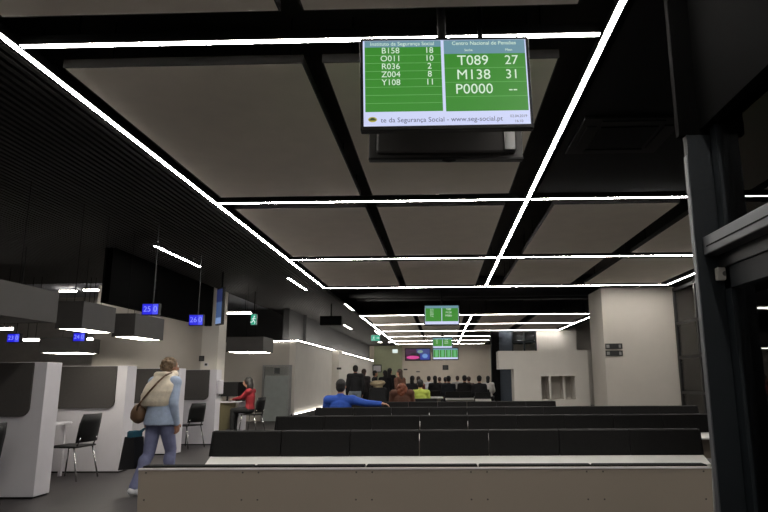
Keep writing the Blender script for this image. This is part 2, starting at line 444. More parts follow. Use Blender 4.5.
# ================================================================ SERVICE BAYS (left)
YP = [7.45, 9.5, 11.7, 13.45]
pl = ['nearest white desk partition, at the left edge', 'second white desk partition, behind the black chair', 'third white desk partition, behind the walking woman', 'fourth white desk partition, farthest along the row']
pxr = [(37, 480), (121, 460), (177, 445), (213, 435)]
XPR = []
for i, y in enumerate(YP):
    px = [33, 119, 174, 213][i]
    xr = at(px, [498, 471, 454, 443][i], Y=y).x; XPR.append(xr)
    t = T('desk_partition', pl[i], 'partition', (xr, y, 0), 0, 'white partitions between the service desks')
    part('partition_slab', MB().box(-2.6, 0, 0, .30, .02, 1.55, .004), LAM, t)
    part('plinth', MB().box(-2.58, -.02, .01, .29, 0, .03), PLAST, t)
    # dark grey rounded screen mounted on the near face
    r = .1; a = -2.55; c = -.15; z0 = .92; z1 = 1.545
    pts = [(a, z1), (c, z1)]
    for k in range(7):
        an = -k*PI/12; pts.append((c-r+r*math.cos(an), z0+r+r*math.sin(an)))
    pts += [(a, z0)]
    part('privacy_screen', MB().prism(pts, 'y', -.03, -.002), GFELT, t, label='dark grey rounded privacy screen')
t = T('dispenser', 'small white box fixed on the end of the fourth desk partition', 'dispenser', (XPR[3], YP[3]+.15, 1.15))
part('case', MB().box(0, .07, -.12, .12, -.12, .18, .02), LAM, t); part('nozzle', MB().box(.02, .05, -.03, .03, -.15, -.12), PLAST, t)

def desk(x, y, label, w=1.6, d=.75, m=LAM):
    t = T('desk', label, 'desk', (x, y, 0), 0, 'white service desks between the partitions')
    part('desktop', MB().box(-w, 0, -d/2, d/2, .72, .75, .005), m, t)
    for xx in (-w+.05, -.08):
        for yy in (-d/2+.05, d/2-.05): part('leg', MB().box(xx-.02, xx+.02, yy-.02, yy+.02, 0, .72), LAM, t)
desk(at(64, 415, Y=9.0).x, 8.85, 'white service desk beyond the nearest partition')
desk(XPR[1]-.75, 11.0, 'white service desk behind the second partition')
desk(XPR[2]-.75, 12.85, 'white service desk behind the third partition')
desk(XPR[0]-.85, 6.9, 'white service desk in front of the nearest partition')

def make_chair(name, label, loc, rz, group):
    """seat faces local +Y; backrest at -Y side"""
    t = T(name, label, 'chair', loc, rz, group)
    m = MB(); m.box(-.22, .22, -.21, .22, .43, .455, .012); part('seat', m, PLAST, t)
    b = MB()
    pts = [(-.20, .50), (-.215, .62), (-.235, .75), (-.265, .88)]
    prev = None
    n = 8
    grid = []
    for (yy, zz) in pts:
        row = []
        for i in range(n+1):
            u = -1+2*i/n
            hw = .215 if zz < .8 else .19
            row.append((u*hw, yy-.035*(1-u*u), zz))
        grid.append(row)
    F1 = [[b.b.verts.new(v) for v in r] for r in grid]
    F2 = [[b.b.verts.new((v[0], v[1]-.016, v[2])) for v in r] for r in grid]
    for i in range(len(pts)-1):
        for j in range(n):
            b.b.faces.new((F1[i][j], F1[i][j+1], F1[i+1][j+1], F1[i+1][j])); b.b.faces.new((F2[i][j+1], F2[i][j], F2[i+1][j], F2[i+1][j+1]))
    for j in range(n):
        b.b.faces.new((F1[0][j+1], F1[0][j], F2[0][j], F2[0][j+1])); b.b.faces.new((F1[-1][j], F1[-1][j+1], F2[-1][j+1], F2[-1][j]))
    for i in range(len(pts)-1):
        b.b.faces.new((F1[i][0], F1[i+1][0], F2[i+1][0], F2[i][0])); b.b.faces.new((F1[i+1][n], F1[i][n], F2[i][n], F2[i+1][n]))
    part('backrest', b, PLAST, t, smooth=True)
    for sx_ in (-1, 1):
        part('back_support', MB().cap((sx_*.17, -.19, .44), (sx_*.17, -.235, .56), .011), CHROME, t, smooth=True)
        part('leg', MB().cap((sx_*.19, .19, .43), (sx_*.22, .24, .011), .011), CHROME, t, smooth=True)
        part('leg', MB().cap((sx_*.19, -.17, .43), (sx_*.22, -.27, .011), .011), CHROME, t, smooth=True)
    return t
gc = 'black visitor chairs at the service desks'
c0 = make_chair('visitor_chair', 'black chair with chrome legs between the nearest two partitions', (at(75, 440, Y=8.95).x, 8.9, 0), PI/2-.12, gc)
def chair(px, Y, rz, label, z=0):
    c = copy_tree(c0); c.location = (at(px, 440, Y=Y).x, Y, z); c.rotation_euler = (0, 0, rz); c['label'] = label
    return c
chair(-31, 6.9, PI/2-.2, 'black chair cut off by the left picture edge')
chair(186.5, 12.9, PI/2-.4, 'black chair beside the fourth partition, right of the walking woman')
cr = chair(251, 16.75, PI/2-.25, 'black chair under the person in the red top')

# far desk with monitors
DY = 16.9
t = T('desk', 'staff desk with pale wood front below the monitors, left of the person in red', 'desk', (at(232, 400, Y=DY).x, DY, 0))
def dx_(p): return at(p, 400, Y=DY).x-t.location.x
part('desktop', MB().box(dx_(221), dx_(244), -.1, .7, .74, .78, .004), LAM, t)
part('front_panel', MB().box(dx_(221), dx_(236), -.04, .0, 0, .74), mat('pale_wood_front', (92, 86, 62), .5), t)
part('side_panel', MB().box(dx_(238), dx_(239.5), 0, .65, 0, .74), LAM, t)
dl = t.location.copy()
for k, (a, c, z1) in enumerate([(223, 232, 1.26), (234, 243, 1.26)]):
    m = T('monitor', ['black computer monitor on the staff desk, left one', 'black computer monitor on the staff desk, next to the person in red'][k], 'monitor', (at((a+c)/2, 390, Y=DY+.1+.3*k).x, DY+.1+.3*k, .78), .1-.5*k, 'monitors on the staff desk')
    part('monitor_case', MB().box(-.27, .27, -.02, .03, .12, .50, .01), PLAST, m)
    part('stand', MB().tube((0, .03, 0), (0, .03, .3), .025).box(-.12, .12, -.08, .12, 0, .012), PLAST, m)
    part('screen', MB().box(-.25, .25, .03, .033, .14, .48), emis('monitor_glow', (60, 66, 75), 1), m)
m = T('telephone', 'small dark desk telephone on the staff desk', 'telephone', (at(240.5, 398, Y=DY).x, DY+.0, .78))
part('base', MB().prism([(-.1, 0), (.1, 0), (.1, .07), (-.1, .03)], 'x', -.1, .1), PLAST, m)
part('handset', MB().cap((-.08, -.06, .07), (-.08, .1, .1), .02), PLAST, m, smooth=True)

# glass door
YD = 20.7
t0 = at(262, 380, Y=YD).x; t1 = at(291, 380, Y=YD).x; zt = at(275, 365, Y=YD).z
d = struct('door_1', MB().box(t0, t0+.07, YD, YD+.08, 0, zt).box(t1-.07, t1, YD, YD+.08, 0, zt).box(t0, t1, YD, YD+.08, zt-.04, zt), ALU)
struct('door_pane', MB().box(t0+.07, t1-.07, YD+.03, YD+.05, .02, zt-.04), glass_mat('clear_glass'), d)
zf = at(275, 376, Y=YD).z
struct('frosted_film', MB().box(t0+.08, t1-.08, YD+.02, YD+.028, .02, zf), mat('frosted_film', (138, 143, 141), .3, spec=.8), d)
struct('door_sign', MB().box((t0+t1)/2-.09, (t0+t1)/2+.09, YD+.015, YD+.028, zf+.07, zf+.26), mat('sign_grey2', (70, 72, 72), .6), d)
# little wall plates
def plate(px, py, Y, w, h, label, m, name='wall_sign', cat='sign', grp=None):
    p = at(px, py, Y=Y)
    t = T(name, label, cat, (p.x, Y, p.z), 0, grp)
    part('plate', MB().box(-w/2, w/2, 0, .02, -h/2, h/2, .003), m, t)
    part('plate_face', MB().box(-w*.35, w*.35, -.003, .001, -h*.32, h*.32), mat('plate_inner', (60, 60, 60), .5), t)
plate(201.5, 358.5, 16.575, .14, .14, 'dark square switch plate on the white pilaster', BLACKG)
plate(206, 364.5, 16.575, .1, .09, 'small pale switch on the white pilaster below the dark plate', LAM)
plate(445.5, 367.5, 45.97, .42, .34, 'dark square sign on the far beige wall below the green screens', BLACKG)
plate(405.5, 369.5, 45.97, .28, .1, 'thin dark name plate on the far wall, left one', BLACKG)
plate(418, 371.7, 45.97, .28, .08, 'thin grey name plate on the far wall, right one', mat('sign_grey', (120, 120, 118)))
plate(339, 368.5, yP-.03, .2, .09, 'small dark name plate on the white pier', BLACKG)

# ---- pendant box lamps
LAMPOFF = mat('lamp_cover_off', (90, 87, 82), .7)
def lamp(x1, y0, label, w=1.0, d=.92, dzb=.685, dzt=1.05, cz=None, lit=True):
    z0 = EYE+dzb; hh = dzt-dzb
    t = T('pendant_lamp', label, 'hanging lamp', (x1-w/2, y0+d/2, z0), 0, 'large dark box lamps over the service desks')
    b = MB(); k = .02; a, c = w/2, d/2
    b.box(-a, a, -c, -c+k, 0, hh).box(-a, a, c-k, c, 0, hh).box(-a, -a+k, -c+k, c-k, 0, hh).box(a-k, a, -c+k, c-k, 0, hh).box(-a+k, a-k, -c+k, c-k, hh-k, hh)
    part('lamp_box', b, mat('lamp_grey', (56, 54, 52), .7), t)
    part('diffuser', MB().box(-a+k, a-k, -c+k, c-k, .004, .02), LAMPU if lit else LAMPOFF, t)
    top = (cz or CEIL+.06)-z0
    for sy in (-1, 1): part('cable', MB().tube((0, sy*c*.8, hh), (0, sy*c*.8, top), .003, n=6), BLACK, t)
XB = -4.92
def lampat(n, f, label, w=.42, lit=True):
    # n, f: image points of the near and far ends of the lower right edge
    a = at(n[0], n[1], Z=EYE+.685); Xr = a.x
    b = at(f[0], f[1], X=Xr)
    lamp(Xr, a.y, label, w=w, d=b.y-a.y, lit=lit)
lampat((-40, 309), (56, 324.5), 'nearest box lamp, a long dark face at the left picture edge', w=.8, lit=False)
lampat((81.5, 328.5), (114, 333.5), 'dark box lamp with glowing underside, second along the desk row', w=.36)
lampat((134, 336.5), (163, 340), 'dark box lamp with glowing underside in front of the black bulkhead', w=.36)
p = at(226, 350, Y=15.3); q = at(263, 350, Y=15.3)
lamp(q.x, 15.3, 'box lamp seen edge-on in front of the service wall', w=q.x-p.x, cz=3.97 if q.x < -5.95 else CEIL+.06)
p = at(39, 351, Y=15.0); q = at(79, 351, Y=15.0)
lamp(q.x, 15.0, 'box lamp farther back at left, above the nearest partition', w=q.x-p.x, cz=CEIL+.06)
def tubelight(a, b, y, Y, label, z=None):
    p = at(a, y, Y=Y); q = at(b, y, Y=Y)
    t = T('tube_light', label, 'ceiling light', p, 0, 'tube lights deep in the service area')
    L = q.x-p.x
    part('diffuser', MB().box(0, L, -.04, .04, 0, .04), LEDS, t)
    part('housing', MB().box(0, L, -.045, .045, .04, .08), ALU, t)
    tp = (3.97 if (Y > 15.3 and p.x < -5.97) else CEIL+.07)-p.z
    for k in (.2, .8): part('rod', MB().tube((L*k, 0, .08), (L*k, 0, max(tp, .1)), .006, n=6), BLACK, t)
tubelight(222, 251, 314, 17.9, 'white tube light beside the side-on blue screen')
tubelight(216, 225, 339, 18.6, 'short white tube light right of the pilaster')
tubelight(24, 38, 341, 14.2, 'short white tube light at far left below the nearest box lamp')
tubelight(84, 92, 340, 14.4, 'short white tube light behind the second box lamp')
tubelight(60, 76, 292, 17.6, 'tube light high at left above the second box lamp')
tubelight(84, 98, 291, 16.4, 'tube light high at left just beside the black bulkhead')
tubelight(216, 232, 290, 17.5, 'bright tube light at the top of the side-on screen')
tubelight(128, 155, 325, 15.9, 'added unseen tube light behind the third box lamp, brightening the grey wall')  # hidden lamp added only to lift the brightness of the wall
tubelight(-30, 12, 330, 13.0, 'wide light at the left picture edge above the blue number sign')

# ---- number signs
BLUE = emis('blue_display', (40, 40, 255), .75); BLUEL = emis('blue_display_light', (150, 160, 255), 1)
def numsign(px0, px1, py0, py1, Y, s1, s2, label, top, px_rod=None):
    p = at(px0, py1, Y=Y); q = at(px1, py0, Y=Y); w = q.x-p.x; h = q.z-p.z
    t = T('number_display', label, 'number sign', ((p.x+q.x)/2, Y, p.z), 0, 'hanging blue number displays')
    part('case', MB().box(-w/2-.01, w/2+.01, 0, .08, -.01, h+.01, .005), PLAST, t)
    part('display', MB().box(-w/2, w*.12, -.004, 0.001, 0, h), BLUE, t)
    part('display', MB().box(w*.14, w/2, -.004, .001, 0, h), emis('blue_display_side', (80, 85, 255), .9), t)
    text(s1, h*.75, BLUEL, t, (-w*.19, -.005, h*.5)); text(s2, h*.8, BLUEL, t, (w*.32, -.005, h*.5))
    part('pole', MB().tube((0.02, .04, h), (0.02, .04, top-p.z), .008), mat('pole_grey', (40, 40, 42), .5, .3), t)
numsign(142, 158.5, 304, 314.5, 8.95, '25', '0', 'blue display reading 25, hanging in front of the black bulkhead', CEIL+.07)
numsign(189, 203, 315, 325, 11.6, '26', '0', 'blue number display hanging right of the one reading 25', CEIL+.07)
numsign(7, 19.5, 334, 342, 10.9, '23', '0', 'blue number display at far left below the nearest box lamp', CEIL+.07)
numsign(73, 85, 333, 341, 12.0, '24', '0', 'blue number display under the second box lamp', CEIL+.07)

# side-on display at bulkhead end
t = T('information_screen', 'blue-lit information screen seen almost side-on at the end of the black bulkhead', 'screen', (*at(218, 325, Y=13.8).xy, at(218, 325, Y=13.8).z), 0)
hh = at(218, 288, Y=13.8).z-t.location.z
t.rotation_euler = (0, 0, math.radians(-50))
part('screen_case', MB().box(-.18, .18, 0, .07, 0, hh, .01), PLAST, t)
sc = part('screen', MB().box(-.16, .16, -.003, .002, .03, hh-.03), emis('pale_blue_screen', (70, 95, 140), .7), t)
part('screen_header', MB().box(-.16, .16, -.005, -.002, hh*.62, hh-.03), emis('navy_screen', (35, 45, 95), .7), sc)
part('screen_footer', MB().box(-.16, .16, -.005, -.002, .03, hh*.2), emis('light_screen', (120, 150, 200), .8), sc)
part('mount_rod', MB().tube((0, .05, hh), (0, .05, CEIL+.01-t.location.z), .02), BLACK, t)

# exit signs
GREEN = emis('exit_green', (30, 190, 150), .7); WGLOW = emis('sign_white', (235, 250, 245), .9)
def exitsign(px0, px1, py0, py1, Y, label, rz=0):
    p = at(px0, py1, Y=Y); q = at(px1, py0, Y=Y); w = q.x-p.x; h = q.z-p.z
    t = T('exit_sign', label, 'exit sign', ((p.x+q.x)/2, Y, p.z), rz)
    part('case', MB().box(-w/2, w/2, 0, .05, 0, h, .005), LAM, t)
    f = part('sign_face', MB().box(-w/2+.01, w/2-.01, -.004, .001, .01, h-.01), GREEN, t)
    m = MB(); s = h
    cx = -w*.2 if w > h else 0
    m.ball((cx+.05*s, -.006, .78*s), .07*s, .004, .07*s)
    for a, b in (((.0, .68), (-.03, .42)), ((-.03, .42), (.13, .3)), ((.13, .3), (.1, .12)), ((-.03, .42), (-.15, .26)), ((-.15, .26), (-.3, .26)), ((.0, .66), (.17, .55)), ((0, .66), (-.16, .52))):
        m.tube((cx+a[0]*s, -.006, a[1]*s), (cx+b[0]*s, -.006, b[1]*s), .035*s, n=6)
    part('running_figure', m, WGLOW, f)
    if w > h:
        part('arrow', MB().prism([(w*.1, .45*h), (w*.28, .45*h), (w*.28, .3*h), (w*.42, .5*h), (w*.28, .7*h), (w*.28, .55*h), (w*.1, .55*h)], 'y', -.007, -.004), WGLOW, f)
    part('bracket', MB().tube((0, .03, h), (0, .03, (CEIL+.07 if p.x > -5.95 else 3.97)-p.z), .012), BLACK, t)
exitsign(250.5, 257, 314, 325, 17.0, 'green exit sign with running figure right of the tube light', 0)
exitsign(371, 380, 335, 341, 27.0, 'green exit sign hanging from the slatted ceiling above the standing people')
p = at(395, 353, Y=34)
t = T('light_box', 'small white lit box hanging at the end of the far left strip', 'sign', p)
part('case', MB().box(-.14, .14, 0, .08, 0, .2, .005), WGLOW, t); part('bracket', MB().tube((0, .04, .2), (0, .04, CEIL+.07-p.z), .01), BLACK, t)
p = at(330.5, 325, Y=20.0); q = at(320, 316, Y=20.0)
t = T('projector_box', 'black box hanging from the slatted ceiling left of the far grid', 'sign', p)
part('case', MB().box(-(p.x-q.x), (p.x-q.x), 0, .2, 0, q.z-p.z, .01), BLACK, t)
part('bracket', MB().tube((0, .1, q.z-p.z), (0, .1, CEIL-p.z+.07), .02), BLACK, t)
part('back_plate', MB().box(-.2, .2, .2, .22, .02, .2), PLAST, t)

# ================================================================ SCREENS
SG = emis('screen_green', (62, 148, 48), .8); SB = emis('screen_blue_white', (205, 212, 245), 1)
SH = emis('screen_header', (105, 145, 160), 1); ST = emis('screen_text', (215, 235, 215), 1); SK = emis('screen_ink', (70, 74, 105), 1); SLN = emis('screen_rule', (110, 180, 100), .9)
def tvcase(t, w, h, name='screen_case', y0=0, dep=.06):
    part(name, MB().box(-w/2, w/2, y0, y0+dep, -h/2, h/2, .006), PLAST, t)
def uv(x, y):
    yy = y+.05*(x-446)
    return ((x-446)/172*1.07, (82.5-yy)/92.5*.62)
c = at(446, 82.5, Y=3.62)
t = T('queue_screen', 'large hanging screen with green queue numbers, nearest to the camera', 'screen', c, math.radians(3.2))
t.rotation_euler = (0, math.radians(-1.3), math.radians(3.2))
tvcase(t, 1.07, .62)
sc = part('screen', MB().box(-.515, .515, -.003, .002, -.283, .288), SB, t)
def rect(x0, y0, x1, y1, m, name, par, dep=-.005):
    u0, _ = uv(x0, 80); u1, _ = uv(x1, 80)
    v0 = (82.5-y1)/92.5*.62; v1 = (82.5-y0)/92.5*.62
    return part(name, MB().box(u0, u1, dep, dep+.001, v0, v1), m, par)
# in straightened coordinates (rows measured at the screen centre column)
def tx(s, x, y, size, m=ST, align='CENTER'):
    u, _ = uv(x, 80); v = (82.5-y)/92.5*.62
    text(s, size, m, sc, (u, -.0068, v), align=align, ext=.0003)
rect(365, 40, 442, 46.5, SH, 'header_band', sc); rect(445, 40, 527.5, 54, SH, 'header_band', sc)
rect(365, 46.5, 442, 111, SG, 'number_table', sc); rect(445, 54, 527.5, 111.5, SG, 'number_table', sc)
for k in range(1, 8): rect(365, 46.5+k*8.0, 442, 46.9+k*8.0, SLN, 'table_rule', sc, -.006)
for k in range(1, 4): rect(445, 54+k*14.3, 527.5, 54.4+k*14.3, SLN, 'table_rule', sc, -.006)
tx('Instituto da Segurança Social', 403, 43.3, .035); tx('Centro Nacional de Pensões', 486, 43.5, .035)
tx('Senha', 470, 50.5, .022); tx('Mesa', 511, 50.5, .022)
for k, (a, b_) in enumerate([('B158', '18'), ('O011', '10'), ('R036', '2'), ('Z004', '8'), ('Y108', '11')]):
    tx(a, 391, 50.3+k*8.0, .056); tx(b_, 430, 50.3+k*8.0, .056)
for k, (a, b_) in enumerate([('T089', '27'), ('M138', '31'), ('P0000', '--')]):
    tx(a, 474, 61.3+k*14.4, .095); tx(b_, 513, 61.3+k*14.4, .088)
tx('te da Segurança Social - www.seg-social.pt', 380, 119.5, .044, SK, 'LEFT')
tx('02.04.2019', 517, 117.3, .024, SK); tx('16:10', 517, 122.3, .024, SK)
u, _ = uv(372, 80); v = (82.5-118.5)/92.5*.62
lg = part('emblem', MB().ball((u, -.006, v), .028, .002, .017), emis('emblem_yellow', (190, 180, 70), .8), sc)
part('emblem_ring', MB().tube((u-.02, -.0085, v-.003), (u+.02, -.0085, v-.003), .004).ball((u, -.008, v+.004), .014, .0015, .006), emis('emblem_green', (40, 70, 50), .8), lg)
part('ceiling_pole', MB().tube((0, .2, -.1), (0, .2, SLAB-c.z), .03, n=14).box(-.1, .1, .06, .36, -.08, .08), PLAST, t)
# rear twin screen, back visible
c2 = at(446, 160, Y=4.08)
t2 = T('queue_screen', 'back of the second screen hung behind the nearest one, facing away', 'screen', (c2.x, 4.08, c2.z+.31), math.radians(2))
part('screen_case', MB().box(-.53, .53, 0, .05, -.31, .31, .006).box(-.48, .48, -.03, 0, -.27, .3, .02), mat('tv_back_grey', (70, 68, 66), .5), t2)
part('bottom_edge', MB().box(-.53, .53, -.012, 0, -.31, -.295).ball((0.02, 0, -.312), .05, .02, .014), PLAST, t2)
part('screen', MB().box(-.515, .515, .05, .053, -.285, .285), SG, t2)
part('wall_bracket', MB().prism([(.40, .1), (.47, .1), (.47, -.25), (.40, -.25)], 'y', -.045, -.03).tube((.435, -.047, .0), (.435, -.03, .0), .006).tube((.435, -.047, -.15), (.435, -.03, -.15), .006), ALU, t2, label='perforated metal bracket strip')
part('ceiling_pole', MB().tube((0.25, -.05, -.1), (0.25, -.05, SLAB-t2.location.z), .02, n=12), PLAST, t2)

def farscreen(px0, px1, py0, py1, Y, label, style, pole=True):
    p = at(px0, py1, Y=Y); q = at(px1, py0, Y=Y); w = q.x-p.x; h = q.z-p.z
    t = T('queue_screen', label, 'screen', ((p.x+q.x)/2, Y, (p.z+q.z)/2))
    tvcase(t, w, h)
    b = w*.03
    s = part('screen', MB().box(-w/2+b, w/2-b, -.003, .002, -h/2+b, h/2-b), SB, t)
    if style == 'ad':
        z0 = -h/2+b; W_ = w-2*b; Hh = h-2*b
        cols = [((0, .45, .5, 1), (60, 30, 60)), ((.45, 1, .5, 1), (60, 70, 130)), ((0, .6, 0, .5), (60, 20, 50)), ((.6, 1, 0, .5), (45, 60, 150))]
        for i, ((a, c_, d_, e), col) in enumerate(cols):
            part('picture_area', MB().box(-W_/2+a*W_, -W_/2+c_*W_, -.006, -.003, z0+d_*Hh, z0+e*Hh), emis(f'ad_{i}', col, .9), s)
        part('picture_shape', MB().ball((-W_*.2, -.006, z0+Hh*.22), W_*.27, .01, Hh*.16), emis('ad_pink', (215, 70, 150), .9), s)
        part('picture_shape', MB().ball((-W_*.12, -.006, z0+Hh*.5), W_*.18, .01, Hh*.15), emis('ad_dark', (22, 16, 25), .9), s)
        part('picture_shape', MB().ball((W_*.3, -.006, z0+Hh*.35), W_*.12, .01, Hh*.2), emis('ad_lightblue', (110, 150, 210), .9), s)
        part('picture_shape', MB().ball((W_*.1, -.006, z0+Hh*.75), W_*.12, .01, Hh*.14), emis('ad_greenish', (130, 160, 150), .9), s)
    else:
        part('header_band', MB().box(-w/2+b, w/2-b, -.006, -.003, h/2-b-h*.12, h/2-b), SH, s)
        n = 2 if style == 'two' else 4
        W_ = w-2*b
        for k in range(n):
            a = -W_/2+k*W_/n+.01; c_ = a+W_/n-.02
            f = part('number_table', MB().box(a, c_, -.006, -.003, -h/2+b+h*.14, h/2-b-h*.12), SG, s)
            if style == 'two':
                for r in range(5 if k == 0 else 3):
                    text(['B158', 'O011', 'R036', 'Z004', 'Y108'][r] if k == 0 else ['T089', 'M138', 'P0000'][r], .05 if k == 0 else .08, ST, f, (a+(c_-a)*.4, -.008, h*.27-r*(.055 if k == 0 else .1)*h/.62*.95))
            else:
                part('number_column', MB().box(a+(c_-a)*.3, c_-(c_-a)*.25, -.007, -.006, -h*.25, h*.3), emis('far_text', (110, 195, 130), .8), f)
    if pole: part('ceiling_pole', MB().tube((0, .1, 0), (0, .1, SLAB-t.location.z), .03).box(-.08, .08, .05, .14, -.1, .1), PLAST, t)
farscreen(424, 459.5, 304.5, 325.5, 19.3, 'green queue screen hanging in the dark gap between the two light grids', 'two')
farscreen(432.5, 452.5, 337.3, 348.5, 33.5, 'small green queue screen hanging in the far grid, above the wall screen', 'two')
farscreen(432.5, 458.5, 347.5, 360, 45.93, 'green screen with four columns on the far wall', 'four', False)
farscreen(405, 430.5, 348, 360.7, 45.93, 'pink and blue picture screen on the far wall', 'ad', False)

# ================================================================ ENTRANCE LOBBY (right, near)
YC = 3.52
xc = at(709, 380, Y=YC).x; xc2 = at(757, 380, Y=YC).x
struct('wall_lobby', MB().box(xc, xc2, YC, YC+.05, 0, 2.72), STEEL)
struct('wall_lobby', MB().box(at(676, 100, Y=YC).x, xc2+.1, YC, YC+.05, 2.72, SLAB), mat('fascia_black', (4, 4, 4), .95, spec=.03))
struct('wall_lobby', MB().box(xc-.006, xc, YC+.006, YC+.05, 0, 2.6), mat('column_edge', (88, 90, 94), .4, .3))
struct('wall_lobby', MB().box(xc+.08, xc+.35, -5.9, YC, 2.75, SLAB), mat('fascia_black', (4, 4, 4), .95, spec=.03))
# header rail of the sliding door
hz = at(709, 243.5, Y=YC-.12).z
t = T('door_header', 'grey metal header rail above the entrance door, running from the dark column towards the camera', 'door rail', (xc+.035, YC, hz))
part('rail', MB().box(0, .12, -4.5, -.002, -.045, .06, .006), mat('rail_grey', (92, 94, 97), .4, .5), t)
part('rail_groove', MB().box(-.003, 0, -4.5, -.05, -.005, .003), BLACK, t)
part('rail_under', MB().box(.08, .2, -4.5, -.002, -.12, -.045), BLACKG, t)
# sensor box on the column
p = at(725, 273.5, Y=YC-.04)
t = T('push_button', 'small grey button box on the dark column below the header rail', 'switch', (p.x, YC, p.z))
part('case', MB().box(-.04, .04, -.04, -.001, -.036, .036, .006), mat('button_grey', (175, 172, 166), .5), t)
part('button', MB().tube((0, -.045, 0), (0, -.04, 0), .014), mat('button_face', (80, 80, 78), .5), t)
# glazed leaf and transom
gx0 = xc+.13
b = MB()
for y in (YC-.09, YC-1.25, YC-2.45, YC-3.7, YC-4.9): b.box(gx0, gx0+.06, y, y+.08, 0, hz-.1)
b.box(gx0, gx0+.06, YC-4.9, YC-.02, 0, .1).box(gx0, gx0+.06, YC-4.9, YC-.02, hz-.24, hz-.12)
d = struct('door_2', b, STEEL)
struct('door_pane', MB().box(gx0+.02, gx0+.03, YC-4.9, YC-.02, .1, hz-.2), glass_mat(), d)
b = MB()
for y in (YC-.09, YC-2.45, YC-4.9): b.box(gx0, gx0+.06, y, y+.07, hz+.06, 2.75)
w3 = struct('window_3', b, STEEL)
struct('window_pane', MB().box(gx0+.02, gx0+.03, YC-4.9, YC-.02, hz+.06, 2.75), glass_mat(), w3)
# beyond: dark lobby with a light
struct('wall_lobby', MB().box(5.2, 5.3, -6, 8, 0, SLAB), DARKW)

